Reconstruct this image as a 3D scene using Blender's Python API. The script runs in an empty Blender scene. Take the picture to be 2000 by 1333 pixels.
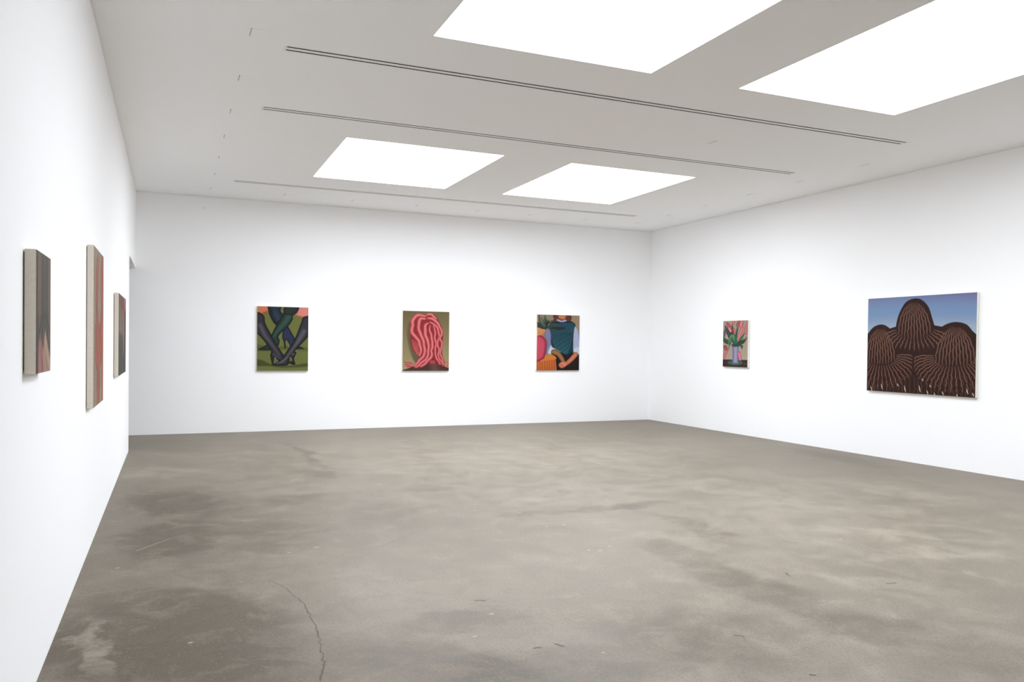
import bpy, bmesh, math, random
import numpy as np
from mathutils import Matrix, Vector

# ------------------------------------------------------------------ camera
scene = bpy.context.scene
COL = scene.collection
W, H = 9.648, 3.903          # room width, ceiling height (metres)
YF = -15.8                   # wall behind the camera
YAW, PITCH, ROLL = 0.405429, -0.013615, 0.011629
fwd = Vector((math.sin(YAW) * math.cos(PITCH), math.cos(YAW) * math.cos(PITCH), math.sin(PITCH)))
rgt = Vector((math.cos(YAW), -math.sin(YAW), 0))
upv = rgt.cross(fwd)
r2 = rgt * math.cos(ROLL) + upv * math.sin(ROLL)
u2 = -rgt * math.sin(ROLL) + upv * math.cos(ROLL)
cam_data = bpy.data.cameras.new('camera')
cam_data.sensor_width = 36.0
cam_data.lens = 36.0 * 1547.607 / 2000.0
cam_data.shift_y = 30.42 / 2000.0
cam_data.clip_start = 0.05
cam = bpy.data.objects.new('camera', cam_data)
COL.objects.link(cam)
m = Matrix((( r2.x, u2.x, -fwd.x, 0.5396), (r2.y, u2.y, -fwd.y, -13.987), (r2.z, u2.z, -fwd.z, 1.5), (0, 0, 0, 1)))
cam.matrix_world = m
scene.camera = cam

# ------------------------------------------------------------------ sky, exposure
SKY = 13.6
world = bpy.data.worlds.new('overcast_sky')
scene.world = world
world.use_nodes = True
bg = world.node_tree.nodes['Background']
bg.inputs['Color'].default_value = (0.938, 0.980, 1.050, 1)     # even white overcast sky
bg.inputs['Strength'].default_value = SKY
scene.view_settings.view_transform = 'Standard'
scene.view_settings.look = 'None'
scene.view_settings.gamma = 1.0
scene.view_settings.use_curve_mapping = False
scene.view_settings.exposure = 0.0
cy = scene.cycles
cy.use_denoising = True
cy.use_adaptive_sampling = True
cy.adaptive_threshold = 0.04
cy.adaptive_min_samples = 16
cy.max_bounces = 16
cy.diffuse_bounces = 16
cy.glossy_bounces = 6
cy.transparent_max_bounces = 12
cy.caustics_reflective = False
cy.caustics_refractive = False

SKYLIGHTS = [(2.395, 4.383, -4.710, -2.335), (5.340, 7.305, -4.710, -2.335),
             (2.395, 4.383, -10.420, -8.045), (5.340, 7.305, -10.420, -8.045), (-3.0, -2.4, -2.7, -1.9)]  # last entry: unseen roof light, added to brighten the passage
WELL = 0.022
for i, (x0, x1, y0, y1) in enumerate(SKYLIGHTS):        # portals: guide the sky sampling through the roof openings
    ld = bpy.data.lights.new('skylight_portal', 'AREA')
    ld.shape = 'RECTANGLE'
    ld.size, ld.size_y = x1 - x0, y1 - y0
    ld.cycles.is_portal = True
    lo = bpy.data.objects.new('skylight_portal', ld)
    lo.location = ((x0 + x1) / 2, (y0 + y1) / 2, H + WELL + 0.03)
    COL.objects.link(lo)

# ------------------------------------------------------------------ helpers
def lin(c):
    c = np.asarray(c, float) / 255.0
    return np.where(c <= 0.04045, c / 12.92, ((c + 0.055) / 1.055) ** 2.4)

def mat(name, rgb, rough=0.6, spec=0.3):
    mt = bpy.data.materials.new(name)
    mt.use_nodes = True
    b = mt.node_tree.nodes['Principled BSDF']
    b.inputs['Base Color'].default_value = (*rgb, 1)
    b.inputs['Roughness'].default_value = rough
    b.inputs['Specular IOR Level'].default_value = spec
    return mt

def noisy(mt, scale, amount, bump=0.0, detail=4.0):
    """slight colour mottling and relief"""
    nt = mt.node_tree; N = nt.nodes; L = nt.links
    b = N['Principled BSDF']
    base = b.inputs['Base Color'].default_value[:]
    tc = N.new('ShaderNodeTexCoord')
    nz = N.new('ShaderNodeTexNoise'); nz.inputs['Scale'].default_value = scale; nz.inputs['Detail'].default_value = detail
    L.new(tc.outputs['Object'], nz.inputs['Vector'])
    rp = N.new('ShaderNodeValToRGB')
    rp.color_ramp.elements[0].position = 0.3; rp.color_ramp.elements[1].position = 0.7
    rp.color_ramp.elements[0].color = tuple(v * (1 - amount) for v in base[:3]) + (1,)
    rp.color_ramp.elements[1].color = tuple(min(1, v * (1 + amount)) for v in base[:3]) + (1,)
    L.new(nz.outputs['Fac'], rp.inputs['Fac']); L.new(rp.outputs['Color'], b.inputs['Base Color'])
    if bump:
        n2 = N.new('ShaderNodeTexNoise'); n2.inputs['Scale'].default_value = scale * 40
        L.new(tc.outputs['Object'], n2.inputs['Vector'])
        bp = N.new('ShaderNodeBump'); bp.inputs['Strength'].default_value = bump; bp.inputs['Distance'].default_value = 0.002
        L.new(n2.outputs['Fac'], bp.inputs['Height']); L.new(bp.outputs['Normal'], b.inputs['Normal'])
    return mt

M = {}
M['wall'] = mat('wall_paint', (0.942, 0.945, 0.952), 0.75, 0.0)
M['ceiling'] = mat('ceiling_paint', (0.962, 0.966, 0.972), 0.85, 0.0)
M['well'] = mat('skylight_well_paint', (0.93, 0.935, 0.94), 0.8, 0.0)
M['metal_white'] = mat('white_powder_coat', (0.84, 0.84, 0.83), 0.45, 0.4)
M['black'] = mat('black_duct', (0.012, 0.011, 0.012), 0.9, 0.05)
M['plastic'] = mat('white_plastic', (0.88, 0.88, 0.86), 0.4, 0.4)
M['linen'] = noisy(mat('raw_linen', (0.72, 0.655, 0.56), 0.9, 0.1), 60, 0.04)
M['cream'] = noisy(mat('primed_canvas', (0.86, 0.83, 0.76), 0.85, 0.1), 60, 0.02)
M['wood'] = noisy(mat('stretcher_wood', (0.22, 0.16, 0.11), 0.8, 0.2), 20, 0.15)
M['crack'] = mat('crack_dirt', (0.14, 0.12, 0.10), 0.9, 0.1)
M['fleck'] = mat('pale_fleck', (0.36, 0.33, 0.275), 0.7, 0.2)
g = bpy.data.materials.new('clear_glazing'); g.use_nodes = True
nt = g.node_tree; nt.nodes.clear()
o_ = nt.nodes.new('ShaderNodeOutputMaterial'); mx = nt.nodes.new('ShaderNodeMixShader')
tr = nt.nodes.new('ShaderNodeBsdfTransparent'); tr.inputs['Color'].default_value = (0.97, 0.975, 0.975, 1)
gl = nt.nodes.new('ShaderNodeBsdfGlossy'); gl.inputs['Roughness'].default_value = 0.05
mx.inputs[0].default_value = 0.03; nt.links.new(tr.outputs[0], mx.inputs[1]); nt.links.new(gl.outputs[0], mx.inputs[2])
nt.links.new(mx.outputs[0], o_.inputs['Surface'])
M['glass'] = g

class MB:
    def __init__(s): s.v = []; s.f = []
    def box(s, x0, x1, y0, y1, z0, z1):
        n = len(s.v)
        s.v += [(x0, y0, z0), (x1, y0, z0), (x1, y1, z0), (x0, y1, z0), (x0, y0, z1), (x1, y0, z1), (x1, y1, z1), (x0, y1, z1)]
        s.f += [tuple(n + i for i in q) for q in ((0, 3, 2, 1), (4, 5, 6, 7), (0, 1, 5, 4), (1, 2, 6, 5), (2, 3, 7, 6), (3, 0, 4, 7))]
        return s
    def lathe(s, prof, seg=24, c=(0, 0, 0)):
        """profile of (r, z) about a vertical axis; closed at both ends"""
        n = len(s.v)
        for r, z in prof:
            for k in range(seg):
                a = 2 * math.pi * k / seg
                s.v.append((c[0] + r * math.cos(a), c[1] + r * math.sin(a), c[2] + z))
        for i in range(len(prof) - 1):
            for k in range(seg):
                k2 = (k + 1) % seg
                s.f.append((n + i * seg + k, n + i * seg + k2, n + (i + 1) * seg + k2, n + (i + 1) * seg + k))
        s.f.append(tuple(n + k for k in reversed(range(seg))))
        e = n + (len(prof) - 1) * seg
        s.f.append(tuple(e + k for k in range(seg)))
        return s
    def build(s, name, material, parent=None, loc=(0, 0, 0), bevel=0.0):
        me = bpy.data.meshes.new(name)
        me.from_pydata(s.v, [], s.f)
        bm = bmesh.new(); bm.from_mesh(me)
        bmesh.ops.recalc_face_normals(bm, faces=bm.faces)
        if bevel:
            bmesh.ops.bevel(bm, geom=list(bm.edges), offset=bevel, segments=2, affect='EDGES', profile=0.6)
        bm.to_mesh(me); bm.free()
        me.materials.append(material)
        ob = bpy.data.objects.new(name, me)
        ob.location = loc
        COL.objects.link(ob)
        if parent: ob.parent = parent
        return ob

def struct(o): o['kind'] = 'structure'; return o
def tag(o, label, cat, group=None):
    o['label'] = label; o['category'] = cat
    if group: o['group'] = group
    return o
def empty(name, loc=(0, 0, 0), rot=None):
    o = bpy.data.objects.new(name, None); o.empty_display_size = 0.1
    o.location = loc
    if rot: o.rotation_euler = rot
    COL.objects.link(o); return o

# ------------------------------------------------------------------ floor: worn polished concrete
def floor_material():
    mt = bpy.data.materials.new('worn_concrete'); mt.use_nodes = True
    nt = mt.node_tree; N = nt.nodes; L = nt.links
    b = N['Principled BSDF']
    tc = N.new('ShaderNodeTexCoord')
    def noise(scale, detail=5, rough=0.55, vec=None, dist=0.0):
        n = N.new('ShaderNodeTexNoise'); n.inputs['Scale'].default_value = scale
        n.inputs['Detail'].default_value = detail; n.inputs['Roughness'].default_value = rough; n.inputs['Distortion'].default_value = dist
        L.new(vec or tc.outputs['Object'], n.inputs['Vector']); return n
    def mrange(sock, a, b_, c, d):
        r = N.new('ShaderNodeMapRange'); r.interpolation_type = 'SMOOTHSTEP'
        for k, v in zip(('From Min', 'From Max', 'To Min', 'To Max'), (a, b_, c, d)): r.inputs[k].default_value = v
        L.new(sock, r.inputs['Value']); return r.outputs['Result']
    def math_(op, a, b_):
        n = N.new('ShaderNodeMath'); n.operation = op
        for i, s in enumerate((a, b_)):
            if isinstance(s, (int, float)): n.inputs[i].default_value = s
            else: L.new(s, n.inputs[i])
        return n.outputs[0]
    def mix(fac, c1, c2):
        n = N.new('ShaderNodeMix'); n.data_type = 'RGBA'
        for s, k in ((fac, 0), (c1, 6), (c2, 7)):
            if isinstance(s, (tuple, list)): n.inputs[k].default_value = s
            elif isinstance(s, (int, float)): n.inputs[k].default_value = s
            else: L.new(s, n.inputs[k])
        return n.outputs[2]
    # warped coordinates for irregular stain outlines
    wn = noise(1.6, 6, 0.68)
    sub = N.new('ShaderNodeVectorMath'); sub.operation = 'SUBTRACT'; sub.inputs[1].default_value = (0.5, 0.5, 0.5)
    L.new(wn.outputs['Color'], sub.inputs[0])
    sc = N.new('ShaderNodeVectorMath'); sc.operation = 'SCALE'; sc.inputs['Scale'].default_value = 0.62
    L.new(sub.outputs[0], sc.inputs[0])
    ad = N.new('ShaderNodeVectorMath'); ad.operation = 'ADD'
    L.new(tc.outputs['Object'], ad.inputs[0]); L.new(sc.outputs[0], ad.inputs[1])
    warp = ad.outputs[0]
    def blobs(lst):
        """soft-edged patches: centre, then the two rows that turn an offset into ellipse units, then strength"""
        tot = None
        for (x, y, a0, a1, b0, b1, wgt) in lst:
            sb = N.new('ShaderNodeVectorMath'); sb.operation = 'SUBTRACT'; sb.inputs[1].default_value = (x, y, 0)
            L.new(warp, sb.inputs[0])
            d1 = N.new('ShaderNodeVectorMath'); d1.operation = 'DOT_PRODUCT'; d1.inputs[1].default_value = (a0, a1, 0); L.new(sb.outputs[0], d1.inputs[0])
            d2 = N.new('ShaderNodeVectorMath'); d2.operation = 'DOT_PRODUCT'; d2.inputs[1].default_value = (b0, b1, 0); L.new(sb.outputs[0], d2.inputs[0])
            q = math_('ADD', math_('MULTIPLY', d1.outputs['Value'], d1.outputs['Value']), math_('MULTIPLY', d2.outputs['Value'], d2.outputs['Value']))
            s = mrange(q, 0.15, 1.5, wgt, 0.0)
            tot = s if tot is None else math_('ADD', tot, s)
        return tot
    base = mix(mrange(noise(0.45, 3, 0.6).outputs['Fac'], 0.32, 0.68, 0, 1), FLOOR_A, FLOOR_B)
    fine = noise(3.2, 10, 0.74, dist=0.5).outputs['Fac']
    base = mix(mrange(fine, 0.38, 0.54, 0.62, 0.0), base, FLOOR_D)
    base = mix(mrange(fine, 0.51, 0.68, 0.0, 0.6), base, FLOOR_PALE)
    # brown water stains and dark patches with outlines of their own, plus a broad soft darkening at left
    dk = math_('MULTIPLY', blobs(DARK), mrange(fine, 0.36, 0.64, 1.35, 0.5))
    base = mix(math_('MINIMUM', dk, 1.0), base, FLOOR_STAIN)
    pale = math_('MULTIPLY', blobs(PALE), mrange(fine, 0.38, 0.62, 0.3, 1.5))
    base = mix(math_('MINIMUM', pale, 1.0), base, FLOOR_PALE)
    # aggregate speckle
    agg = noise(70, 2, 0.7).outputs['Fac']
    base = mix(mrange(agg, 0.28, 0.5, 0.45, 0.0), base, FLOOR_STAIN)
    base = mix(mrange(agg, 0.56, 0.74, 0.0, 0.5), base, FLOOR_PALE)
    L.new(base, b.inputs['Base Color'])
    rr = mrange(fine, 0.3, 0.7, 0.44, 0.60)
    L.new(rr, b.inputs['Roughness'])
    b.inputs['Specular IOR Level'].default_value = 0.32
    bp = N.new('ShaderNodeBump'); bp.inputs['Strength'].default_value = 0.12; bp.inputs['Distance'].default_value = 0.003
    L.new(agg, bp.inputs['Height']); L.new(bp.outputs['Normal'], b.inputs['Normal'])
    return mt
BROAD = (0.43, -7.979, 1.001, -0.021, -0.143, -0.214, 0.34)  # wide soft darkening along the left side of the floor
DARK = [BROAD, (0.587, -6.053, 2.084, -0.01, -0.986, -1.577, 0.8), (0.526, -7.388, 2.477, 0.152, 0.444, -1.571, 0.75), (0.557, -9.519, 1.567, -0.12, -0.742, -1.422, 0.85), (0.642, -10.113, 1.535, -0.037, -1.282, -3.239, 0.45), (2.092, -4.71, 2.861, -0.475, -2.901, -2.922, 0.5), (1.608, -6.16, 3.474, -0.469, 0.408, -3.924, 0.4), (3.605, -7.585, 2.184, -1.039, -1.543, -7.728, 0.45), (4.413, -7.566, 1.996, -1.197, 0.224, -7.038, 0.55), (4.565, -8.616, 1.456, -1.629, -6.305, -0.234, 0.5), (3.936, -9.157, 2.478, -1.729, -3.367, -1.388, 0.45), (3.914, -10.065, 1.074, -1.448, -4.273, -0.394, 0.55), (4.044, -10.883, 1.483, -1.656, -3.675, -2.856, 0.5), (3.044, -10.572, 1.405, -1.019, -1.514, -1.583, 0.5), (1.987, -9.954, 2.266, -0.804, -1.146, -6.24, 0.45), (1.63, -10.377, 1.98, -0.59, -1.795, -2.523, 0.6), (2.168, -10.717, 1.724, -0.847, -1.408, -3.556, 0.5), (9.04, -5.722, 1.06, -1.086, -3.192, 0.082, 0.4), (2.241, -7.243, 2.76, -0.69, -0.666, -1.814, 0.3), (2.211, -3.178, 1.52, -0.564, 13.203, 0.496, 0.5), (0.115, -9.778, 8.06, 1.234, -1.002, -2.537, 0.45), (1.362, -7.7, 1.447, -0.187, -0.887, -1.371, 0.25), (4.237, -11.407, 2.721, -3.852, -1.459, -3.694, 0.3), (0.507, -1.483, 1.63, 0.005, -0.371, -1.147, 0.25)]
PALE = [(0.191, -9.674, 15.403, 0.754, -2.766, -1.987, 0.6), (0.462, -4.146, 1.701, 0.015, -0.752, -2.173, 0.35), (4.632, -4.493, 0.456, -0.196, -0.093, -0.89, 0.3), (4.27, -6.681, 0.843, -0.428, -0.462, -1.297, 0.3), (6.054, -7.317, 0.74, -0.609, -1.686, -0.685, 0.35), (7.626, -7.876, 0.887, -1.023, -2.424, -0.937, 0.55), (5.842, -9.876, 1.318, -1.687, -2.671, -3.381, 0.55), (5.83, -9.182, 1.464, -1.601, -3.41, -3.635, 0.45), (3.161, -8.864, 1.333, -0.677, -1.081, -1.671, 0.05), (4.736, -10.381, 1.503, -1.734, -3.208, -2.697, 0.25), (1.68, -9.093, 3.85, -0.886, -2.746, -1.725, 0.3), (3.733, -10.762, 3.101, -3.038, -4.379, -2.429, 0.3)]
FLOOR_A = (0.187, 0.157, 0.119, 1)
FLOOR_B = (0.223, 0.190, 0.147, 1)
FLOOR_D = (0.148, 0.124, 0.090, 1)
FLOOR_STAIN = (0.100, 0.078, 0.053, 1)
FLOOR_PALE = (0.278, 0.241, 0.189, 1)
M['floor'] = floor_material()
floor = struct(MB().box(-3.4, W + 0.2, YF - 0.2, 0.2, -0.15, 0.0).build('floor', M['floor']))

def ribbon(name, pts, widths, material, z=0.0006, seed=0, jitter=0.0, sub=6):
    """a thin irregular mark lying in the floor surface"""
    rng = random.Random(seed)
    P = []
    for i in range(len(pts) - 1):
        for k in range(sub):
            t = k / sub
            P.append((pts[i][0] * (1 - t) + pts[i + 1][0] * t + rng.uniform(-jitter, jitter), pts[i][1] * (1 - t) + pts[i + 1][1] * t + rng.uniform(-jitter, jitter)))
    P.append(pts[-1])
    b = MB(); n = len(P)
    for i, q in enumerate(P):
        a = P[max(0, i - 1)]; c = P[min(n - 1, i + 1)]
        d = Vector((c[0] - a[0], c[1] - a[1])).normalized()
        w = widths[0] + (widths[1] - widths[0]) * i / (n - 1)
        w = w * rng.uniform(0.5, 1.3) * 0.5
        if i in (0, n - 1): w *= 0.2
        b.v += [(q[0] - d.y * w, q[1] + d.x * w, z), (q[0] + d.y * w, q[1] - d.x * w, z)]
        if i: b.f.append((2 * i - 2, 2 * i - 1, 2 * i + 1, 2 * i))
    return b.build(name, material, floor)

c = ribbon('crack', [(1.10, -8.80), (1.15, -8.89), (1.19, -9.04), (1.24, -9.34), (1.25, -9.58), (1.24, -9.87), (1.22, -10.08), (1.20, -10.27), (1.15, -10.45)], (0.004, 0.009), M['crack'], seed=4, jitter=0.008)
MARKS = [((2.17, -9.65), (2.245, -9.68)), ((4.33, -9.85), (4.29, -9.94)), ((3.25, -10.66), (3.28, -10.71)), ((3.24, -11.20), (3.27, -11.215)),
         ((2.19, -10.45), (2.235, -10.45)), ((2.32, -10.43), (2.345, -10.48)), ((4.75, -10.29), (4.84, -10.30))]
for i, (a, b_) in enumerate(MARKS):
    ribbon('scuff_mark', [a, ((a[0] + b_[0]) / 2, (a[1] + b_[1]) / 2 + 0.008), b_], (0.010, 0.013), M['crack'], seed=20 + i, jitter=0.004, sub=4)
M['scratch'] = mat('pale_scratch', (0.225, 0.197, 0.155), 0.7, 0.2)
for i, (pts, w) in enumerate([([(0.012, -8.735), (0.33, -8.69), (0.74, -8.62)], 0.022), ([(1.61, -8.38), (2.0, -8.19), (2.35, -7.89)], 0.016), ([(0.30, -7.75), (0.55, -7.42), (0.95, -7.15)], 0.02)]):
    ribbon('trowel_line', pts, (w, w * 0.4), M['scratch'], seed=50 + i, jitter=0.006, sub=14)
FLECKS = [(2.74, -7.15), (3.07, -7.27), (3.41, -7.51), (3.57, -8.83), (3.37, -8.87), (3.44, -8.91), (2.19, -9.9), (1.98, -10.19), (0.63, -9.75), (0.22, -8.17),
          (1.52, -8.09), (1.32, -8.17), (2.58, -5.67), (2.42, -6.2), (3.77, -5.29), (3.57, -8.07), (3.41, -8.07), (5.4, -9.28), (2.49, -10.62), (0.36, -5.29)]
rng = random.Random(7)
for (x, y) in FLECKS:
    b = MB(); n = 9
    d = 14.0 + y
    r0 = 0.006 + 0.0022 * d
    for k in range(n):
        a = 2 * math.pi * k / n; r = r0 * rng.uniform(0.6, 1.2)
        b.v.append((x + r * math.cos(a), y + r * 0.7 * math.sin(a), 0.0008))
    b.f.append(tuple(range(n)))
    b.build('paint_fleck', M['fleck'], floor)

# ------------------------------------------------------------------ walls (with a shadow gap under the ceiling)
G = 0.014
struct(MB().box(-3.2, W + 0.2, 0, 0.2, 0, H - G).box(-3.2, W + 0.2, 0.022, 0.2, H - G, H).build('wall_back', M['wall']))
struct(MB().box(W, W + 0.2, YF, 0, 0, H - G).box(W + 0.022, W + 0.2, YF, 0, H - G, H).build('wall_right', M['wall']))
YO, ZO, TL = -2.0, 2.675, 0.24        # opening at the far end of the left wall
struct(MB().box(-TL, 0, YF, YO, 0, H - G).box(-TL, 0, YO, 0, ZO, H - G).box(-TL, -0.022, YF, 0, H - G, H).build('wall_left', M['wall']))
struct(MB().box(-0.24, W + 0.2, YF - 0.2, YF, 0, H).build('wall_front', M['wall']))
struct(MB().box(-3.4, -3.2, -3.2, 0.2, 0, H).build('wall_passage_end', M['wall']))
struct(MB().box(-3.2, -TL, -3.4, -3.2, 0, H).build('wall_passage_side', M['wall']))
struct(MB().box(-3.2, -3.0, -3.2, 0.2, H, H + 0.012).box(-2.4, -0.2, -3.2, 0.2, H, H + 0.012).box(-3.0, -2.4, -3.2, -2.7, H, H + 0.012).box(-3.0, -2.4, -1.9, 0.2, H, H + 0.012).build('ceiling_passage', M['ceiling']))
# ------------------------------------------------------------------ ceiling with real openings
DIFF = [(-7.293,), (-5.500,), (-1.503,)]
DX0, DX1, DH = 1.374, 8.330, 0.052
holes = [(x0, x1, y0, y1) for (x0, x1, y0, y1) in SKYLIGHTS] + [(DX0, DX1, y[0] - DH, y[0] + DH) for y in DIFF]
xs = sorted({-0.2, W + 0.2, *[v for h in holes for v in h[:2]]}); ys = sorted({YF - 0.2, 0.2, *[v for h in holes for v in h[2:]]})
b = MB()
for i in range(len(xs) - 1):
    for j in range(len(ys) - 1):
        mx_, my_ = (xs[i] + xs[i + 1]) / 2, (ys[j] + ys[j + 1]) / 2
        if any(h[0] < mx_ < h[1] and h[2] < my_ < h[3] for h in holes): continue
        n = len(b.v)
        b.v += [(xs[i], ys[j], H), (xs[i], ys[j + 1], H), (xs[i + 1], ys[j + 1], H), (xs[i + 1], ys[j], H)]
        b.f.append((n, n + 1, n + 2, n + 3))
me = bpy.data.meshes.new('ceiling'); me.from_pydata(b.v, [], b.f)
bm = bmesh.new(); bm.from_mesh(me); bmesh.ops.remove_doubles(bm, verts=bm.verts, dist=1e-5)
ret = bmesh.ops.extrude_face_region(bm, geom=list(bm.faces))
for v in [e for e in ret['geom'] if isinstance(e, bmesh.types.BMVert)]: v.co.z += 0.012
bmesh.ops.recalc_face_normals(bm, faces=bm.faces); bm.to_mesh(me); bm.free()
me.materials.append(M['ceiling'])
ceiling = bpy.data.objects.new('ceiling', me); COL.objects.link(ceiling); struct(ceiling)

# ------------------------------------------------------------------ skylights
for i, (x0, x1, y0, y1) in enumerate(SKYLIGHTS):
    z0, z1, t = H + 0.012, H + WELL, 0.05
    w = MB()
    w.box(x0 - t, x0, y0 - t, y1 + t, z0, z1).box(x1, x1 + t, y0 - t, y1 + t, z0, z1)
    w.box(x0, x1, y0 - t, y0, z0, z1).box(x0, x1, y1, y1 + t, z0, z1)
    well = struct(w.build('window_%d' % (i + 1), M['well']))  # the last one, over the passage, is an added light opening
    f = MB(); a = 0.0
    f.box(x0 - t, x0 + a, y0 - t, y1 + t, z1, z1 + 0.010).box(x1 - a, x1 + t, y0 - t, y1 + t, z1, z1 + 0.010)
    f.box(x0 + a, x1 - a, y0 - t, y0 + a, z1, z1 + 0.010).box(x0 + a, x1 - a, y1 - a, y1 + t, z1, z1 + 0.010)
    f.build('window_frame', M['metal_white'], well)
    MB().box(x0 - t, x1 + t, y0 - t, y1 + t, z1 + 0.0105, z1 + 0.0165).build('pane', M['glass'], well)

# ------------------------------------------------------------------ two-slot linear ceiling diffusers
SW, SO, LIP = 0.023, 0.036, 0.0020
for yc, lab in ((DIFF[0][0], 'long white two-slot ceiling air diffuser nearest the camera, beside the large front skylights'),
                (DIFF[1][0], 'long white two-slot ceiling air diffuser just in front of the two far skylights'),
                (DIFF[2][0], 'long pale ceiling air diffuser between the far skylights and the back wall')):
    t = tag(empty('slot_diffuser', ((DX0 + DX1) / 2, yc, H)), lab, 'air diffuser', 'linear slot diffusers in the ceiling')
    hl = (DX1 - DX0) / 2
    zb, zt = -0.0015, -0.0015 + LIP
    fo, fi = 0.060, SO + SW / 2
    fr_ = MB().box(-hl - 0.01, hl + 0.01, fi, fo, zb, zt).box(-hl - 0.01, hl + 0.01, -fo, -fi, zb, zt)
    fr_.box(-hl - 0.01, -hl + 0.01, -fi, fi, zb, zt).box(hl - 0.01, hl + 0.01, -fi, fi, zb, zt)
    fr_.build('frame', M['metal_white'], t)
    MB().box(-hl + 0.01, hl - 0.01, -SO + SW / 2, SO - SW / 2, zb, zt).build('centre_bar', M['metal_white'], t)
    tr_ = MB()
    e = DH - 0.001
    tr_.box(-hl + 0.001, hl - 0.001, e - 0.002, e, zt + 0.0001, 0.12).box(-hl + 0.001, hl - 0.001, -e, -e + 0.002, zt + 0.0001, 0.12)
    tr_.box(-hl + 0.001, -hl + 0.003, -e + 0.002, e - 0.002, zt + 0.0001, 0.12).box(hl - 0.003, hl - 0.001, -e + 0.002, e - 0.002, zt + 0.0001, 0.12)
    tr_.box(-hl + 0.001, hl - 0.001, -e, e, 0.12, 0.122)
    tr_.build('trough', M['black'], t)

# ------------------------------------------------------------------ small square ceiling covers
RING = [(1.083, y) for y in (-7.524, -6.364, -5.238, -4.149, -2.998, -1.888, -0.738)]
RB = [(x, -0.72) for x in (2.20, 3.30, 4.41, 5.53, 6.55, 7.70)]
RR = [(8.79, y) for y in (-6.304, -5.135, -4.058, -2.956, -1.882, -0.809)]
ORD = ['first', 'second', 'third', 'fourth', 'fifth', 'sixth', 'seventh']
M['slot'] = mat('grey_slot', (0.46, 0.45, 0.44), 0.8, 0.1)
proto = None
def cover(x, y, label):
    """flush square cover plate with a narrow finger slot along its left edge"""
    global proto
    if proto is None:
        o = empty('ceiling_cover', (x, y, H))
        MB().box(0.006, 0.120, -0.085, 0.085, -0.0025, 0.0).build('plate', M['ceiling'], o, bevel=0.0008)
        MB().box(-0.002, 0.0055, -0.085, 0.085, -0.0012, 0.0).build('slot', M['slot'], o)
        proto = o
    else:
        o = proto.copy(); COL.objects.link(o); o.location = (x, y, H)
        for ch in list(proto.children):
            c_ = ch.copy(); COL.objects.link(c_); c_.parent = o
    tag(o, label, 'ceiling cover', 'small square ceiling covers')
for i, (x, y) in enumerate(RING):
    cover(x, y, 'small white ceiling cover along the left wall, %s counted from the camera' % ORD[i])
for i, (x, y) in enumerate(RB):
    cover(x, y, 'small white ceiling cover along the back wall, %s from the left' % ORD[i])
for i, (x, y) in enumerate(RR):
    cover(x, y, 'small white ceiling cover along the right wall, %s counted from the camera' % ORD[i])
cover(6.317, -6.372, 'small white ceiling cover alone between the two nearer slot diffusers')
sn = tag(empty('wall_sensor', (1.015, 0, 3.70), (math.pi / 2, 0, 0)), 'small white round sensor high on the back wall near its left end', 'sensor')
MB().lathe([(0.026, 0.0), (0.026, 0.008), (0.020, 0.011)], 24).build('base', M['plastic'], sn)
MB().lathe([(0.012, 0.010), (0.010, 0.016), (0.004, 0.018)], 16).build('lens', M['plastic'], sn)
# ------------------------------------------------------------------ paintings: a small painter that colours the canvas mesh
def catmull(pts, closed, n=8):
    P = np.asarray(pts, float)
    m_ = len(P)
    out = []
    rngi = range(m_ if closed else m_ - 1)
    for i in rngi:
        if closed: p0, p1, p2, p3 = P[i - 1], P[i], P[(i + 1) % m_], P[(i + 2) % m_]
        else: p0, p1, p2, p3 = P[max(i - 1, 0)], P[i], P[i + 1], P[min(i + 2, m_ - 1)]
        for k in range(n):
            t = k / n
            out.append(0.5 * ((2 * p1) + (-p0 + p2) * t + (2 * p0 - 5 * p1 + 4 * p2 - p3) * t * t + (-p0 + 3 * p1 - 3 * p2 + p3) * t ** 3))
    if not closed: out.append(P[-1])
    return np.array(out)

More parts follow.
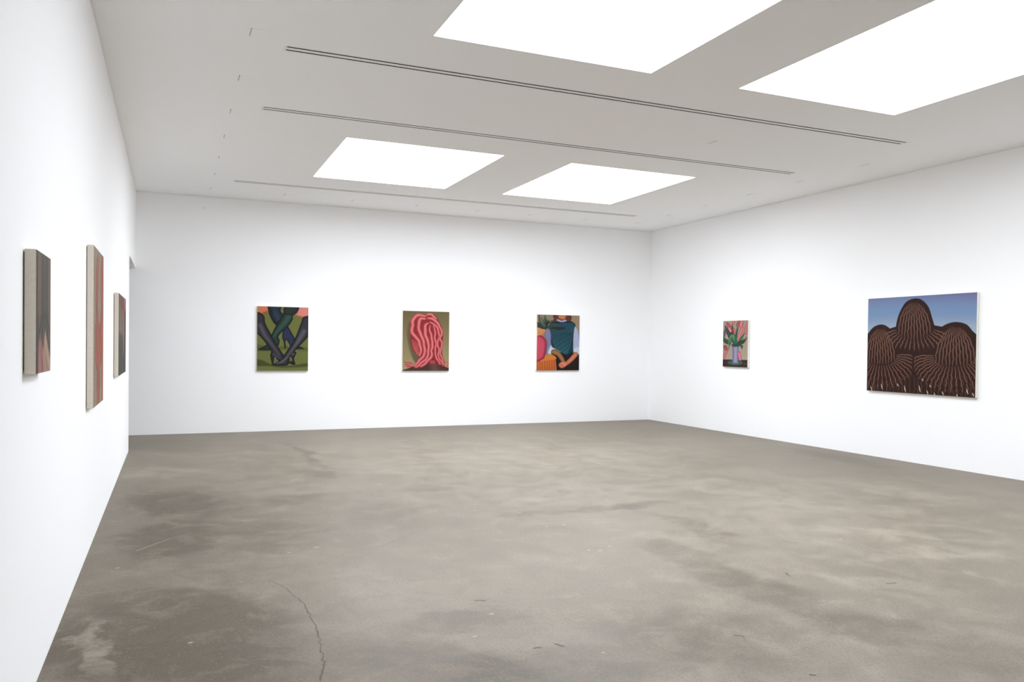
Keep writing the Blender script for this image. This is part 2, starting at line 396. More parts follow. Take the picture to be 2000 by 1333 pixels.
class Paint:
    """colours on an nx x ny grid of points; shapes are given in drawing units inside the four corners of `quad`"""
    def __init__(s, nx, ny, quad, bgc):
        s.nx, s.ny = nx, ny
        u, v = np.meshgrid(np.linspace(0, 1, nx), np.linspace(0, 1, ny))
        s.u, s.v = u.ravel(), v.ravel()
        q = np.asarray(quad, float)              # TL TR BR BL
        uu, vv = s.u[:, None], s.v[:, None]
        s.P = (q[0] * (1 - uu) + q[1] * uu) * (1 - vv) + (q[3] * (1 - uu) + q[2] * uu) * vv
        s.C = np.tile(np.asarray(bgc, float), (nx * ny, 1))
        s.px = np.linalg.norm(q[1] - q[0]) / nx
        s.rng = np.random.RandomState(3)
    def _sel(s, pts, mrg):
        a, b_ = pts.min(0) - mrg, pts.max(0) + mrg
        return np.nonzero((s.P[:, 0] > a[0]) & (s.P[:, 0] < b_[0]) & (s.P[:, 1] > a[1]) & (s.P[:, 1] < b_[1]))[0]
    def _dist(s, Q, pts):
        best = np.full(len(Q), 1e9); par = np.zeros(len(Q)); side = np.zeros(len(Q))
        n = len(pts) - 1
        for i in range(n):
            a, d = pts[i], pts[i + 1] - pts[i]
            L2 = d @ d
            if L2 < 1e-12: continue
            w = Q - a
            t = np.clip((w @ d) / L2, 0, 1)
            e = w - t[:, None] * d
            dd = np.hypot(e[:, 0], e[:, 1])
            k = dd < best
            best[k] = dd[k]; par[k] = (i + t[k]) / n
            side[k] = np.sign(d[0] * w[k, 1] - d[1] * w[k, 0])
        return best, par, side
    def blend(s, idx, col, alpha):
        s.C[idx] += (np.asarray(col, float) - s.C[idx]) * alpha[:, None]
    def grad(s, p0, p1, c0, c1, only=None):
        d = np.subtract(p1, p0).astype(float)
        t = np.clip(((s.P - np.asarray(p0)) @ d) / (d @ d), 0, 1)[:, None]
        s.C = np.asarray(c0) * (1 - t) + np.asarray(c1) * t
    def fill(s, pts, col, soft=0, smooth=True, edge=None, edgew=0, a=1.0, col2=None, axis=None):
        pts = catmull(pts, True, 5) if smooth else np.asarray(pts, float)
        aa = max(soft, s.px)
        idx = s._sel(pts, aa + 2)
        if not len(idx): return
        Q = s.P[idx]
        x, y = Q[:, 0], Q[:, 1]
        ins = np.zeros(len(Q), bool)
        n = len(pts)
        for i in range(n):
            x1, y1 = pts[i]; x2, y2 = pts[(i + 1) % n]
            if y1 == y2: continue
            c_ = ((y1 > y) != (y2 > y)) & (x < (x2 - x1) * (y - y1) / (y2 - y1) + x1)
            ins ^= c_
        d, _, _ = s._dist(Q, np.vstack([pts, pts[:1]]))
        sd = np.where(ins, d, -d)
        al = np.clip(0.5 + sd / aa, 0, 1) * a
        cc = np.tile(np.asarray(col, float), (len(Q), 1))
        if col2 is not None:
            dv = np.subtract(axis[1], axis[0]).astype(float)
            t = np.clip(((Q - np.asarray(axis[0])) @ dv) / (dv @ dv), 0, 1)[:, None]
            cc = cc * (1 - t) + np.asarray(col2, float) * t
        if edge is not None:
            t = np.clip(sd / edgew, 0, 1)[:, None]; t = t * t * (3 - 2 * t)
            cc = np.asarray(edge) * (1 - t) + cc * t
        s.C[idx] += (cc - s.C[idx]) * al[:, None]
    def tube(s, pts, w, core, edge=None, soft=None, a=1.0, smooth=True, off=0.0, wav=0.0, wf=6.0, ph=0.0, n=8, pw=1.5):
        """a stroke whose width follows w; colour runs from core in the middle to edge at the rim"""
        P = catmull(pts, False, n) if smooth and len(pts) > 2 else np.asarray(pts, float)
        if wav:
            if len(P) < 24:
                tt = np.linspace(0, len(P) - 1, 36); k = np.minimum(tt.astype(int), len(P) - 2); f = (tt - k)[:, None]
                P = P[k] * (1 - f) + P[k + 1] * f
            d = np.gradient(P, axis=0); d /= np.maximum(np.linalg.norm(d, axis=1), 1e-9)[:, None]
            t = np.linspace(0, 1, len(P))
            o = wav * np.minimum(1, 3 * t) * (np.sin(2 * math.pi * wf * t + ph) + 0.5 * np.sin(2 * math.pi * wf * 1.9 * t + ph * 2.3))
            P = P + np.stack([-d[:, 1], d[:, 0]], 1) * o[:, None]
        ws = np.atleast_1d(np.asarray(w, float))
        idx = s._sel(P, ws.max() + 4)
        if not len(idx): return
        Q = s.P[idx]
        d, par, side = s._dist(Q, P)
        wd = np.interp(par, np.linspace(0, 1, len(ws)), ws) if len(ws) > 1 else np.full(len(Q), ws[0])
        wd = np.maximum(wd * 0.5, 1e-3)
        aa = soft if soft is not None else s.px
        al = np.clip(0.5 + (wd - d) / aa, 0, 1) * a
        cc = np.tile(np.asarray(core, float), (len(Q), 1))
        if edge is not None:
            t = np.clip(np.abs(d * side / wd - off) / (1 + abs(off)), 0, 1)[:, None]; t = t ** pw
            cc = cc * (1 - t) + np.asarray(edge, float) * t
        s.C[idx] += (cc - s.C[idx]) * al[:, None]
    def grain(s, amp):
        s.C += s.rng.normal(0, amp, (len(s.C), 1))
    def linear(s):
        return lin(np.clip(s.C, 0, 255))

paint_mat = bpy.data.materials.new('oil_paint'); paint_mat.use_nodes = True
_nt = paint_mat.node_tree; _b = _nt.nodes['Principled BSDF']
_at = _nt.nodes.new('ShaderNodeAttribute'); _at.attribute_type = 'GEOMETRY'; _at.attribute_name = 'paint'
_nt.links.new(_at.outputs['Color'], _b.inputs['Base Color'])
_b.inputs['Roughness'].default_value = 0.6; _b.inputs['Specular IOR Level'].default_value = 0.15
_tn = _nt.nodes.new('ShaderNodeTexNoise'); _tn.inputs['Scale'].default_value = 220
_tc = _nt.nodes.new('ShaderNodeTexCoord'); _nt.links.new(_tc.outputs['Object'], _tn.inputs['Vector'])
_bp = _nt.nodes.new('ShaderNodeBump'); _bp.inputs['Strength'].default_value = 0.1; _bp.inputs['Distance'].default_value = 0.001
_nt.links.new(_tn.outputs['Fac'], _bp.inputs['Height']); _nt.links.new(_bp.outputs['Normal'], _b.inputs['Normal'])

def hang(paint, centre, width, height, depth, rotz, side, label, gap=0.005):
    """stretched canvas on a wall; local x = right, z = up, -y = towards the viewer; origin at the wall face"""
    t = tag(empty('painting', centre, (0, 0, rotz)), label, 'painting', 'stretched canvas paintings')
    w, h = width / 2, height / 2
    MB().box(-w, w, -depth, -gap, -h, h).build('canvas', side, t, bevel=0.002)
    ins = 0.012
    fr_ = MB(); bw = 0.045
    fr_.box(-w + ins, -w + ins + bw, -gap, 0, -h + ins, h - ins).box(w - ins - bw, w - ins, -gap, 0, -h + ins, h - ins)
    fr_.box(-w + ins + bw, w - ins - bw, -gap, 0, h - ins - bw, h - ins).box(-w + ins + bw, w - ins - bw, -gap, 0, -h + ins, -h + ins + bw)
    fr_.build('stretcher', M['wood'], t)
    nx, ny = paint.nx, paint.ny
    e = 0.0015
    X = -w + e + paint.u * (width - 2 * e); Z = h - e - paint.v * (height - 2 * e)
    V = np.stack([X, np.full_like(X, -depth - 0.0008), Z], 1)
    i = np.arange((ny - 1) * (nx - 1)); r_, c_ = i // (nx - 1), i % (nx - 1)
    a = r_ * nx + c_
    F = np.stack([a, a + nx, a + nx + 1, a + 1], 1)
    me = bpy.data.meshes.new('picture')
    me.vertices.add(len(V)); me.vertices.foreach_set('co', V.astype(np.float32).ravel())
    me.loops.add(F.size); me.loops.foreach_set('vertex_index', F.astype(np.int32).ravel())
    me.polygons.add(len(F)); me.polygons.foreach_set('loop_start', np.arange(0, F.size, 4, dtype=np.int32))
    me.update(calc_edges=True)
    at = me.attributes.new('paint', 'FLOAT_COLOR', 'POINT')
    lc = paint.linear() * PAINT_GAIN
    at.data.foreach_set('color', np.concatenate([lc, np.ones((len(lc), 1))], 1).astype(np.float32).ravel())
    me.materials.append(paint_mat)
    ob = bpy.data.objects.new('picture', me); COL.objects.link(ob); ob.parent = t
    return t
PAINT_GAIN = 0.84

# --- back wall, left: crossed legs in dark boots on green
p = Paint(170, 214, [(125, 115), (955, 138), (945, 1205), (118, 1200)], (112, 117, 62))
p.grad((500, 120), (500, 1200), (110, 112, 58), (108, 114, 62))
p.fill([(118, 760), (330, 800), (640, 790), (955, 820), (955, 870), (600, 850), (118, 870)], (88, 92, 48), soft=30)
p.fill([(100, 1010), (220, 1030), (330, 1085), (600, 1120), (955, 1075), (955, 1130), (560, 1150), (300, 1120), (100, 1115)], (72, 76, 38), soft=25)
p.fill([(100, 100), (285, 100), (325, 195), (260, 225), (190, 252), (100, 235)], (206, 120, 88), edge=(160, 78, 45), edgew=40)
p.fill([(800, 120), (975, 120), (975, 295), (860, 302), (735, 262), (770, 210)], (218, 136, 126), edge=(190, 92, 82), edgew=35)
DK = (26, 26, 28)
p.tube([(392, 100), (405, 230), (460, 370), (560, 470), (610, 560), (680, 700)], [215, 190, 150, 110, 120, 130], (52, 58, 78), DK)
p.fill([(285, 100), (495, 100), (500, 200), (545, 280), (440, 415), (350, 310), (330, 190)], (38, 52, 66), edge=DK, edgew=50)
p.tube([(420, 240), (470, 340)], [60, 40], (58, 62, 92), soft=40, a=0.6)
p.fill([(540, 520), (600, 460), (650, 520), (725, 670), (700, 760), (660, 800), (610, 690), (575, 715), (585, 815), (560, 815), (545, 710), (522, 640)], (46, 50, 78), edge=DK, edgew=28)
p.fill([(690, 760), (780, 780), (875, 822), (860, 836), (700, 835)], (40, 42, 50), edge=DK, edgew=20)
p.fill([(580, 100), (790, 100), (775, 205), (705, 270), (690, 350), (610, 470), (530, 540), (462, 625), (482, 690), (455, 790), (330, 855), (150, 850), (160, 825), (260, 770), (275, 720), (350, 590), (430, 430), (530, 270)], (40, 62, 54), edge=(20, 30, 30), edgew=48)
p.tube([(640, 280), (560, 400), (430, 560), (380, 640)], [70, 60, 40, 20], (66, 98, 84), soft=45, a=0.5)
p.fill([(570, 120), (790, 120), (770, 215), (700, 265), (560, 250)], (42, 46, 40), edge=DK, edgew=40, a=0.8)
p.fill([(118, 235), (195, 243), (240, 300), (252, 400), (335, 570), (425, 740), (545, 930), (625, 1000), (740, 1088), (690, 1095), (560, 1060), (470, 1045), (400, 965), (385, 1095), (362, 1095), (330, 945), (342, 870), (265, 745), (150, 600), (100, 540)], (52, 50, 56), edge=(22, 21, 24), edgew=42)
p.tube([(170, 430), (240, 590), (330, 720), (420, 850), (470, 930)], [60, 60, 40, 26, 20], (112, 108, 120), soft=40, a=0.5)
p.tube([(385, 930), (430, 960), (500, 1000)], [26, 30, 14], (96, 90, 110), soft=24, a=0.6)
p.fill([(970, 285), (870, 300), (830, 400), (720, 680), (560, 925), (480, 1030), (375, 1098), (400, 1112), (600, 1112), (630, 1040), (655, 965), (688, 1015), (690, 1102), (735, 1088), (716, 1000), (756, 900), (735, 860), (870, 720), (960, 600), (975, 400)], (54, 52, 58), edge=(22, 21, 24), edgew=42)
p.tube([(880, 540), (800, 680), (700, 830), (620, 940)], [70, 60, 36, 24], (122, 118, 130), soft=42, a=0.5)
p.tube([(620, 960), (530, 1040), (440, 1085)], [20, 34, 16], (118, 114, 124), soft=26, a=0.7)
p.tube([(690, 930), (720, 920)], 26, (92, 86, 108), soft=20, a=0.6)
p.fill([(395, 1010), (430, 1040), (385, 1080)], (98, 104, 56)); p.fill([(655, 985), (680, 1020), (640, 1050)], (98, 104, 56))
p.grain(1.5)
P_LEGS = p

# --- back wall, middle: pink ribboned hair seen from behind
p = Paint(170, 210, [(155, 115), (1010, 135), (998, 1237), (143, 1240)], (130, 115, 80))
p.grad((500, 120), (560, 1240), (106, 94, 62), (164, 147, 106))
p.fill([(300, 320), (245, 390), (228, 560), (260, 780), (320, 980), (390, 1090), (470, 1000), (420, 700)], (98, 86, 64), soft=40)
p.fill([(190, 1245), (260, 1190), (350, 1155), (560, 1118), (720, 1105), (900, 1150), (1010, 1180), (1010, 1250)], (74, 49, 40), edge=(60, 38, 32), edgew=30)
p.tube([(720, 1120), (740, 1240)], [120, 160], (104, 80, 64), soft=110, a=0.8)
HD = (138, 42, 44)
p.fill([(286, 600), (285, 400), (312, 250), (400, 172), (500, 180), (560, 218), (582, 175), (660, 150), (740, 195), (800, 280), (855, 390), (892, 510), (890, 640), (870, 800), (880, 950), (925, 1090), (900, 1160), (830, 1130), (770, 1050), (735, 985), (690, 1000), (640, 1075), (520, 1165), (380, 1190), (345, 1150), (430, 1050), (440, 965), (350, 880), (305, 750)], HD)
PK, PE = (226, 126, 128), (146, 46, 50)
STR = [([(565, 220), (430, 195), (345, 270), (330, 390), (312, 480), (370, 590), (445, 690), (478, 830), (455, 960)], [30, 62, 66, 56, 60, 60, 56, 50, 24]),
       ([(560, 268), (470, 268), (440, 390), (470, 540), (530, 700), (550, 840), (520, 970), (430, 1070), (360, 1150)], [30, 60, 58, 58, 50, 50, 50, 48, 30]),
       ([(625, 345), (565, 385), (560, 520), (600, 660), (622, 800), (610, 930), (560, 1030), (450, 1125), (385, 1170)], [20, 52, 58, 58, 46, 44, 44, 40, 30]),
       ([(650, 390), (640, 480), (680, 600), (690, 750), (678, 870), (670, 970), (580, 1080), (480, 1155)], [20, 34, 44, 48, 40, 50, 44, 34]),
       ([(712, 390), (740, 500), (742, 640), (760, 750), (742, 900), (775, 1010), (835, 1105)], [20, 34, 36, 34, 30, 34, 26]),
       ([(650, 325), (755, 395), (800, 480), (822, 590), (788, 700), (815, 840), (798, 940), (850, 1050), (890, 1135)], [24, 42, 40, 38, 32, 34, 32, 30, 20]),
       ([(605, 252), (700, 268), (790, 350), (840, 430), (866, 530), (840, 630), (870, 730), (842, 870), (862, 990), (912, 1120)], [30, 56, 50, 40, 40, 34, 34, 32, 30, 18]),
       ([(590, 195), (660, 176), (735, 240), (760, 268)], [30, 50, 40, 20])]
p.fill([(600, 1090), (650, 1030), (690, 985), (735, 975), (780, 1060), (800, 1125), (700, 1120), (610, 1118)], (128, 38, 42))
for q, w in STR: p.tube(q, [v * 1.22 for v in w], PK, PE, wav=5, wf=4, pw=1.5)
for k in range(4): p.tube([(325 + 26 * k, 650 + 18 * k), (345 + 26 * k, 800 + 10 * k), (410 + 12 * k, 930 + 8 * k)], [8, 13, 6], (204, 98, 104), wav=3)
for k in range(4): p.tube([(640 + 6 * k, 1060 + 14 * k), (690, 1050 + 16 * k), (745 - 4 * k, 1060 + 14 * k)], 7, (196, 96, 100), a=0.8, wav=4)
p.fill([(180, 1035), (200, 1075), (290, 1080), (350, 1130), (290, 1165), (225, 1165), (190, 1110)], (176, 70, 72), edge=HD, edgew=12)
p.tube([(195, 1100), (270, 1105), (340, 1132)], 16, (214, 120, 120)); p.tube([(215, 1140), (280, 1140), (340, 1135)], 12, (214, 120, 120))
p.tube([(925, 1085), (975, 1080), (988, 1120), (960, 1165)], [8, 12, 14, 14], (176, 84, 76)); p.tube([(945, 1160), (985, 1170)], 22, (210, 110, 100))
p.grain(1.2)
P_HAIR = p

# --- back wall, right: seated figure in a teal knit vest, vase and table
p = Paint(160, 206, [(178, 148), (990, 160), (980, 1225), (165, 1228)], (150, 130, 106))
p.grad((180, 150), (990, 600), (138, 124, 106), (158, 136, 104))
rs = np.random.RandomState(5)
for k in range(26):
    a = -math.pi * (0.02 + 0.96 * rs.rand()); r = rs.uniform(140, 300)
    x, y = 300 + rs.uniform(-60, 60), 420 + rs.uniform(-20, 20)
    cg = [(54, 72, 58), (70, 92, 70), (44, 54, 48), (88, 106, 84)][k % 4]
    p.tube([(x, y), (x + 0.6 * r * math.cos(a), y + 0.6 * r * math.sin(a) - 10), (x + r * math.cos(a), y + r * math.sin(a))], [26, 30, 4], cg, tuple(v * 0.6 for v in cg))
p.fill([(478, 300), (490, 230), (500, 140), (800, 140), (805, 290), (640, 320)], (98, 56, 46), edge=(70, 36, 32), edgew=25)
p.fill([(590, 140), (722, 140), (712, 228), (655, 246), (575, 214)], (196, 126, 82), edge=(140, 80, 56), edgew=30)
TD = (26, 58, 72)
p.fill([(470, 285), (640, 292), (800, 270), (890, 310), (908, 370), (870, 500), (862, 680), (878, 790), (850, 885), (740, 945), (690, 935), (620, 862), (500, 795), (445, 720), (438, 540), (405, 430), (415, 330)], TD, edge=(20, 34, 42), edgew=30)
for k in range(11): p.tube([(425, 320 + 18 * k), (560, 330 + 18 * k), (700, 312 + 18 * k), (890, 320 + 18 * k)], 8, (62, 108, 116), a=0.7, wav=4, wf=5, ph=k)
for k in range(12): p.tube([(450 + 36 * k, 520), (470 + 32 * k, 640), (520 + 25 * k, 780), (590 + 14 * k, 900)], 9, (62, 120, 120), a=0.8, wav=9, wf=5, ph=k * 1.3)
p.fill([(400, 400), (520, 385), (700, 390), (690, 430), (520, 450), (415, 460)], (44, 38, 50), soft=20, a=0.8)
for (x0, y0, x1, y1) in ((380, 400, 640, 345), (390, 410, 620, 320), (380, 420, 560, 500), (400, 440, 600, 470), (380, 380, 520, 300)):
    p.tube([(x0, y0), ((x0 + x1) / 2, (y0 + y1) / 2 - 12), (x1, y1)], [22, 28, 4], (66, 84, 66), (38, 50, 44))
p.tube([(560, 250), (625, 275)], [34, 40], (176, 168, 192), (130, 124, 160)); p.tube([(660, 275), (722, 258)], [40, 34], (176, 174, 192), (130, 130, 160))
p.fill([(340, 440), (400, 420), (438, 520), (446, 740), (520, 815), (440, 912), (345, 900), (362, 700), (318, 560)], (124, 126, 158), edge=(94, 96, 130), edgew=25)
p.fill([(432, 740), (462, 780), (520, 818), (452, 915), (375, 890)], (188, 204, 214), edge=(150, 160, 180), edgew=14)
p.fill([(900, 370), (950, 425), (985, 590), (1000, 830), (975, 950), (880, 862), (862, 760), (872, 500)], (172, 178, 204), edge=(130, 134, 160), edgew=18)
p.fill([(885, 800), (1000, 780), (980, 950), (878, 862)], (196, 208, 218))
p.fill([(440, 905), (500, 870), (640, 880), (740, 945), (860, 880), (1000, 950), (1000, 1240), (530, 1240), (528, 1010)], (34, 25, 24), edge=(24, 18, 18), edgew=20)
p.tube([(490, 870), (575, 905), (640, 990), (680, 1070)], [100, 90, 84, 74], (166, 116, 76), (112, 74, 48))
p.tube([(915, 915), (830, 1010), (745, 1085), (690, 1110)], [92, 86, 76, 84], (212, 132, 98), (164, 86, 62))
p.fill([(585, 1110), (640, 1060), (720, 1060), (770, 1090), (720, 1150), (650, 1185), (600, 1160)], (214, 132, 102), edge=(168, 86, 66), edgew=18)
for k in range(4): p.tube([(600 + 14 * k, 1120 + 14 * k), (640 + 16 * k, 1105 + 16 * k)], 6, (160, 80, 62))
p.fill([(140, 1060), (330, 935), (450, 918), (530, 1010), (140, 1085)], (208, 124, 52))
p.fill([(140, 1075), (528, 1010), (548, 1250), (140, 1250)], (206, 108, 54), smooth=False)
for k in range(8): p.tube([(180 + 46 * k, 1070 - 7 * k), (182 + 46 * k, 1240)], [14, 22], (156, 76, 36), soft=14)
p.fill([(130, 555), (255, 555), (325, 610), (356, 700), (345, 860), (320, 960), (280, 1015), (130, 1040)], (202, 78, 96), edge=(138, 42, 60), edgew=70)
p.fill([(150, 400), (250, 418), (345, 448), (320, 485), (325, 510), (270, 540), (200, 556), (150, 550)], (222, 150, 98), edge=(176, 104, 66), edgew=16)
for k in range(3): p.tube([(190, 440 + 34 * k), (250, 452 + 32 * k), (310, 470 + 22 * k)], 7, (140, 76, 46))
p.grain(1.2)
P_VEST = p

# --- right wall, small: tulips in a lilac vase
p = Paint(120, 190, [(188, 140), (762, 122), (748, 1210), (180, 1185)], (168, 152, 132))
p.grad((470, 130), (470, 1030), (160, 146, 126), (176, 160, 140))
p.fill([(160, 1020), (780, 1038), (780, 1240), (160, 1220)], (62, 42, 38), smooth=False)
p.fill([(285, 1095), (340, 1050), (470, 1040), (600, 1055), (650, 1100), (600, 1150), (470, 1165), (340, 1145)], (60, 100, 84), edge=(40, 66, 58), edgew=20)
p.tube([(670, 1130), (760, 1120)], [30, 20], (58, 82, 50))
GL, GD = (92, 140, 96), (36, 66, 54)
def leaf(q, w, c0=GL, c1=GD): p.tube(q, w, c0, c1)
leaf([(450, 640), (340, 470), (230, 250)], [60, 110, 20], (62, 84, 74), (40, 50, 50))
leaf([(330, 640), (250, 600), (180, 540)], [90, 100, 60], (56, 92, 80), (34, 58, 56))
leaf([(250, 300), (215, 420), (200, 520)], [30, 60, 40], (110, 96, 112), (64, 58, 66))
leaf([(480, 700), (490, 520), (520, 330), (575, 150)], [50, 50, 36, 14], (60, 92, 72), (36, 56, 48))
leaf([(470, 640), (430, 400), (395, 220)], [40, 50, 14], (66, 80, 62), (40, 50, 44))
leaf([(530, 690), (600, 560), (680, 420)], [40, 60, 16], (84, 104, 80), (48, 62, 52))
leaf([(540, 640), (640, 620), (735, 520)], [50, 90, 10], (62, 74, 54), (46, 46, 38))
leaf([(570, 680), (620, 720), (625, 790)], [50, 60, 8], (52, 104, 82), (32, 66, 56))
leaf([(375, 640), (335, 720), (300, 830)], [26, 22, 6], (96, 110, 84), (70, 82, 64))
leaf([(620, 560), (690, 540), (730, 480)], [20, 40, 8], (150, 150, 124), (110, 112, 90))
leaf([(490, 690), (470, 560), (420, 480), (350, 530), (310, 690)], [60, 120, 100, 60, 14], (100, 150, 102), (46, 86, 64))
leaf([(460, 500), (400, 560), (340, 650)], [10, 16, 6], (136, 176, 128))
leaf([(485, 690), (480, 580), (470, 470)], [40, 46, 20], (58, 110, 92), (36, 74, 64))
TP, TE = (222, 138, 140), (158, 66, 74)
def tulip(q, w, c0=TP, c1=TE): p.tube(q, w, c0, c1)
tulip([(285, 190), (340, 290), (385, 395)], [50, 100, 44], (198, 92, 104), (130, 60, 66)); p.tube([(320, 300), (372, 392)], [22, 34], (232, 168, 160), soft=10)
tulip([(430, 130), (425, 200)], [80, 50], (216, 120, 126), (176, 76, 84))
tulip([(555, 140), (530, 230), (520, 295)], [40, 76, 26], (190, 96, 96), (110, 60, 54))
tulip([(620, 130), (605, 220), (595, 280)], [70, 96, 50], (222, 138, 140), (140, 66, 74))
tulip([(640, 290), (605, 380), (560, 470), (530, 580)], [46, 74, 72, 30], (220, 136, 136), (160, 72, 78))
tulip([(445, 330), (455, 420)], [50, 40], (206, 116, 120), (160, 74, 80))
tulip([(750, 170), (715, 320), (705, 420)], [34, 66, 70], (216, 132, 134), (140, 70, 70))
tulip([(385, 405), (410, 430)], [44, 40], (110, 52, 52), (80, 40, 42)); tulip([(285, 480), (265, 545)], [30, 26], (224, 166, 150), (190, 120, 110))
tulip([(240, 740), (265, 820)], [90, 70], (186, 84, 90), (116, 50, 56)); tulip([(265, 830), (215, 970)], [70, 66], (218, 128, 134), (166, 76, 84))
p.fill([(398, 690), (560, 690), (548, 800), (544, 1105), (500, 1125), (440, 1125), (410, 1100), (412, 800)], (156, 154, 184), edge=(112, 100, 134), edgew=55)
p.fill([(400, 670), (560, 665), (555, 720), (480, 735), (405, 720)], (46, 76, 72), edge=(36, 58, 58), edgew=12)
leaf([(560, 870), (590, 850)], [40, 10], (46, 66, 54), (36, 50, 44))
tulip([(560, 880), (590, 1020)], [70, 70], (226, 140, 150), (180, 80, 94))
p.grain(1.2)
P_TULIP = p

# --- right wall, large: three striped domes of hair against the sky
p = Paint(320, 268, [(107, 157), (1305, 85), (1285, 1250), (88, 1160)], (120, 150, 190))
p.grad((600, 100), (600, 560), (116, 120, 162), (168, 190, 204))
p.tube([(80, 330), (640, 250), (1310, 290)], 190, (116, 152, 192), soft=150, a=0.65)
BD, BT = (48, 27, 21), (138, 98, 82)
p.fill([(60, 620), (110, 540), (200, 500), (380, 480), (440, 462), (640, 420), (880, 448), (950, 462), (1050, 430), (1310, 560), (1310, 1280), (60, 1200)], BD, smooth=False)
p.fill([(438, 510), (470, 350), (540, 215), (605, 165), (680, 150), (745, 170), (812, 245), (852, 370), (884, 500), (860, 570), (760, 610), (640, 615), (520, 600), (450, 565)], BD)
p.fill([(70, 600), (110, 530), (175, 465), (260, 438), (335, 455), (402, 520), (442, 640), (455, 770), (430, 850), (340, 890), (240, 892), (60, 870)], BD)
p.fill([(850, 760), (880, 640), (930, 500), (990, 440), (1090, 412), (1195, 435), (1255, 505), (1310, 600), (1310, 900), (1150, 905), (1000, 900), (872, 860)], BD)
def dome(ax, ay, cx, hw, by, n, sag):
    for k in range(n):
        q = (k + 0.5) / n * 2 - 1
        bx, byy = cx + q * hw, by - sag * q * q
        pts = []
        for t in np.linspace(0.09, 1, 10):
            e = math.sin(math.pi / 2 * t) ** 0.85
            pts.append((ax + (bx - ax) * e, ay + (byy - ay) * (1 - math.cos(math.pi / 2 * t)) * 0.55 + (byy - ay) * t * 0.45))
        p.tube(pts, [2, 5, 9, 12, 14, 15, 15, 14, 12, 8], BT, (62, 38, 30), wav=3.0, wf=4, ph=k * 1.7, n=6)
def skirt(cx, cyy, rx, ry, a0, a1, n, reach, drop):
    for k in range(n):
        a = math.radians(a0 + (a1 - a0) * (k + 0.5) / n)
        c_, s_ = math.cos(a), math.sin(a)
        x0, y0 = cx + rx * c_, cyy + ry * s_
        pts = [(x0, y0), (cx + (rx + reach * 0.45) * c_, cyy + (ry + reach * 0.45) * s_ + drop * 0.12),
               (cx + (rx + reach * 0.85) * c_, cyy + (ry + reach * 0.8) * s_ + drop * 0.5), (cx + (rx + reach) * c_, cyy + (ry + reach) * s_ + drop)]
        p.tube(pts, [7, 14, 14, 7], BT, (62, 38, 30), wav=3.2, wf=3.5, ph=k * 1.3, n=7)
skirt(655, 470, 215, 130, 8, 172, 17, 130, 25)
dome(650, 178, 655, 195, 598, 11, 70)
p.fill([(455, 700), (640, 720), (850, 690), (850, 900), (640, 900), (455, 900)], BD, soft=30, a=0.75)
skirt(265, 790, 190, 100, -12, 178, 22, 210, 60)
skirt(1075, 800, 210, 105, 4, 192, 24, 215, 70)
p.tube([(645, 740), (642, 1000), (650, 1240)], [20, 24, 20], BD, soft=10)
for k in range(26):
    x = 100 + 46 * k
    p.tube([(x, 1010 + 12 * math.sin(k)), (x + 10 * math.sin(k * 1.7), 1120), (x + 14 * math.sin(k), 1250)], [5, 9, 8], (104, 74, 62), BD, wav=5, wf=3, ph=k)
dome(258, 468, 255, 190, 872, 11, 40)
dome(1090, 448, 1085, 215, 892, 12, 30)
for (x, y, h_) in ((145, 1135, 40), (152, 1160, 20), (275, 1120, 60), (468, 1105, 30), (550, 1150, 70), (715, 1150, 75), (800, 1190, 45), (878, 1215, 40), (962, 1200, 40), (830, 1120, 26), (1208, 1180, 60), (1265, 1215, 40), (1108, 1225, 30), (745, 1050, 20)):
    p.tube([(x - 6, y - h_ / 2), (x, y), (x + 8, y + h_ / 2)], [3, 11, 4], (214, 204, 192))
p.grain(1.2)
P_DOMES = p

# --- left wall: three canvases seen at a steep angle (drawing units 0..100)
QU = [(0, 0), (100, 0), (100, 100), (0, 100)]
p = Paint(90, 120, QU, (74, 68, 60))
p.tube([(22, 0), (20, 30), (24, 60)], [26, 26, 12], (112, 90, 70), (70, 58, 48))
for k in range(16): p.tube([(10, 2 + 3.2 * k), (22, 4 + 3.2 * k), (34, 2 + 3.2 * k)], 1.6, (128, 106, 84), (84, 66, 52), wav=1)
p.tube([(58, 0), (58, 60)], [36, 40], (80, 78, 70), (66, 62, 54))
p.tube([(90, 0), (88, 40), (94, 70)], [22, 24, 10], (112, 92, 78), (84, 68, 58))
for k in range(9): p.tube([(58, 50), (20 + 9.5 * k, 66), (6 + 11 * k, 80)], [2, 3, 1], (98, 90, 78) if k % 2 else (52, 48, 42))
p.fill([(18, 100), (20, 74), (28, 68), (46, 80), (60, 64), (80, 76), (100, 90), (100, 104), (18, 104)], (178, 146, 126), edge=(140, 106, 92), edgew=6)
p.fill([(14, 104), (16, 74), (28, 70), (40, 84), (46, 104)], (164, 108, 104), edge=(120, 76, 72), edgew=6)
for k in range(5): p.tube([(26 + 9 * k, 76), (34 + 10 * k, 90), (40 + 12 * k, 102)], [1, 3, 3], (120, 84, 68))
p.tube([(2, 0), (2, 100)], 9, (58, 56, 50)); p.tube([(98, 0), (98, 85)], 5, (86, 62, 58))
p.grain(2); P_FUR = p
p = Paint(80, 120, QU, (150, 132, 114))
RC, RE = (178, 92, 68), (132, 70, 54)
for q, w in (([(42, 6), (32, 20), (28, 40)], [8, 22, 14]), ([(82, 2), (84, 20), (92, 45)], [14, 26, 14]), ([(28, 40), (40, 55), (50, 75), (44, 100)], [14, 26, 34, 22]),
             ([(92, 40), (70, 58), (58, 75)], [12, 30, 30]), ([(88, 40), (92, 60), (94, 95)], [14, 18, 16]), ([(30, 45), (26, 62), (34, 72)], [14, 20, 10])):
    p.tube(q, w, RC, RE, wav=1.5, wf=4)
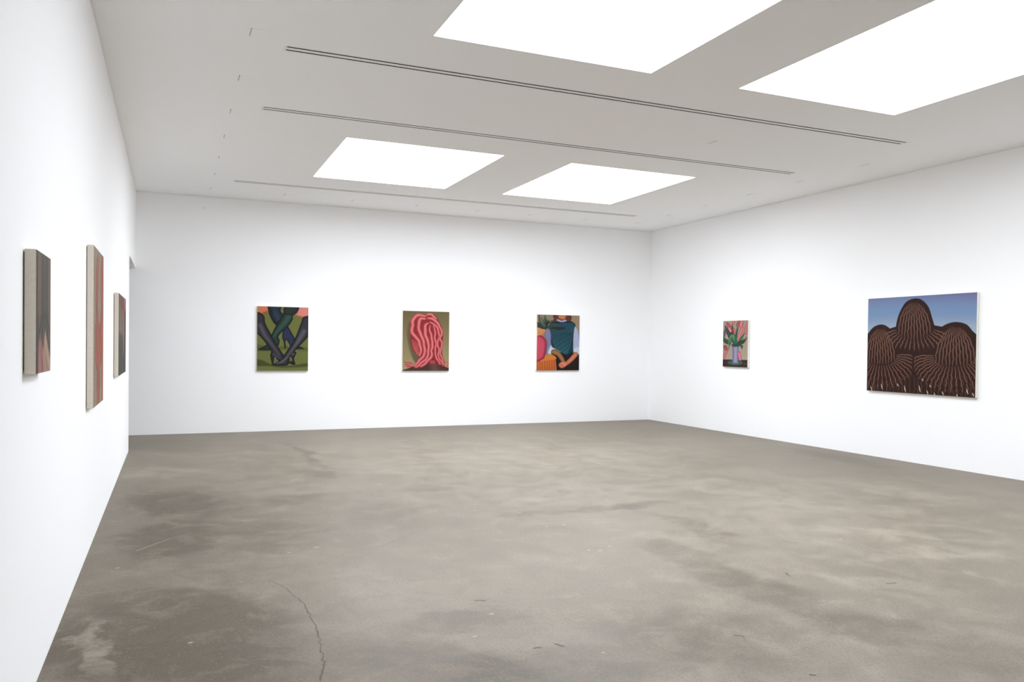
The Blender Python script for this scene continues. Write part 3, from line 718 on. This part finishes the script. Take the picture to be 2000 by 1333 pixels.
for k in range(10): p.tube([(24 + 7 * k, 46), (40 + 3 * k, 62), (44 + 3 * k, 78)], [1, 2.4, 1], (204, 122, 92) if k % 2 else (120, 66, 52), a=0.8)
for k in range(14): p.tube([(6 + 7 * k, 2), (4 + 7 * k + 4 * math.sin(k), 50), (6 + 7 * k, 98)], [1, 2.6, 1], (112, 78, 62), a=0.55, wav=1.5, wf=3, ph=k)
p.tube([(72, 78), (70, 100)], [8, 14], (150, 138, 116)); p.tube([(62, 8), (62, 42)], [10, 12], (146, 130, 112), soft=4); p.grain(3); P_RED = p
p = Paint(80, 110, QU, (74, 70, 64))
p.grad((0, 0), (0, 100), (112, 80, 70), (70, 70, 62))
p.tube([(14, 0), (12, 45)], [20, 16], (122, 92, 80), (92, 68, 58)); p.tube([(42, 0), (46, 20), (42, 50)], [20, 22, 10], (120, 84, 76), (88, 62, 54))
p.fill([(64, -4), (104, -4), (104, 22), (82, 24), (72, 10)], (168, 98, 92), edge=(120, 66, 64), edgew=8)
p.tube([(20, 16), (22, 50)], [4, 9], (142, 132, 124), soft=3); p.tube([(44, 18), (42, 50)], [5, 9], (150, 140, 132), soft=3)
p.tube([(62, 20), (66, 48), (64, 80)], [8, 15, 4], (170, 126, 110), (120, 86, 76))
p.fill([(-4, 54), (40, 50), (56, 60), (60, 104), (-4, 104)], (66, 68, 58), soft=6); p.fill([(60, 82), (104, 70), (104, 104), (60, 104)], (70, 66, 62), soft=6)
p.tube([(92, 24), (92, 100)], [20, 16], (82, 62, 58), (64, 50, 48)); p.grain(2); P_DARK = p

HP = math.pi / 2
hang(P_LEGS, (2.275, 0, 1.573), 0.845, 1.092, 0.045, 0, M['cream'], 'painting of crossed legs in dark high-heeled boots on green, left on the back wall')
hang(P_HAIR, (4.811, 0, 1.568), 0.885, 1.092, 0.045, 0, M['cream'], 'painting of ribboned pink hair seen from behind, centre of the back wall')
hang(P_VEST, (7.510, 0, 1.571), 0.932, 1.090, 0.045, 0, M['cream'], 'painting of a seated figure in teal vest with crimson vase, right on the back wall')
hang(P_TULIP, (W, -2.772, 1.580), 0.665, 0.815, 0.045, -HP, M['cream'], 'small painting of pink tulips in a lilac vase on the right wall')
hang(P_DOMES, (W, -6.474, 1.575), 1.655, 1.300, 0.045, -HP, M['cream'], 'large painting of three brown striped domes under blue sky on the right wall')
hang(P_FUR, (0, -10.165, 1.613), 0.40, 0.495, 0.045, HP, M['linen'], 'small dark painting with linen side nearest the camera on the left wall')
hang(P_RED, (0, -7.455, 1.597), 0.83, 1.120, 0.045, HP, M['linen'], 'tall painting with red-orange strands, middle of the left wall')
hang(P_DARK, (0, -4.440, 1.567), 1.34, 0.840, 0.045, HP, M['linen'], 'dark painting with pink streaks, farthest along the left wall')
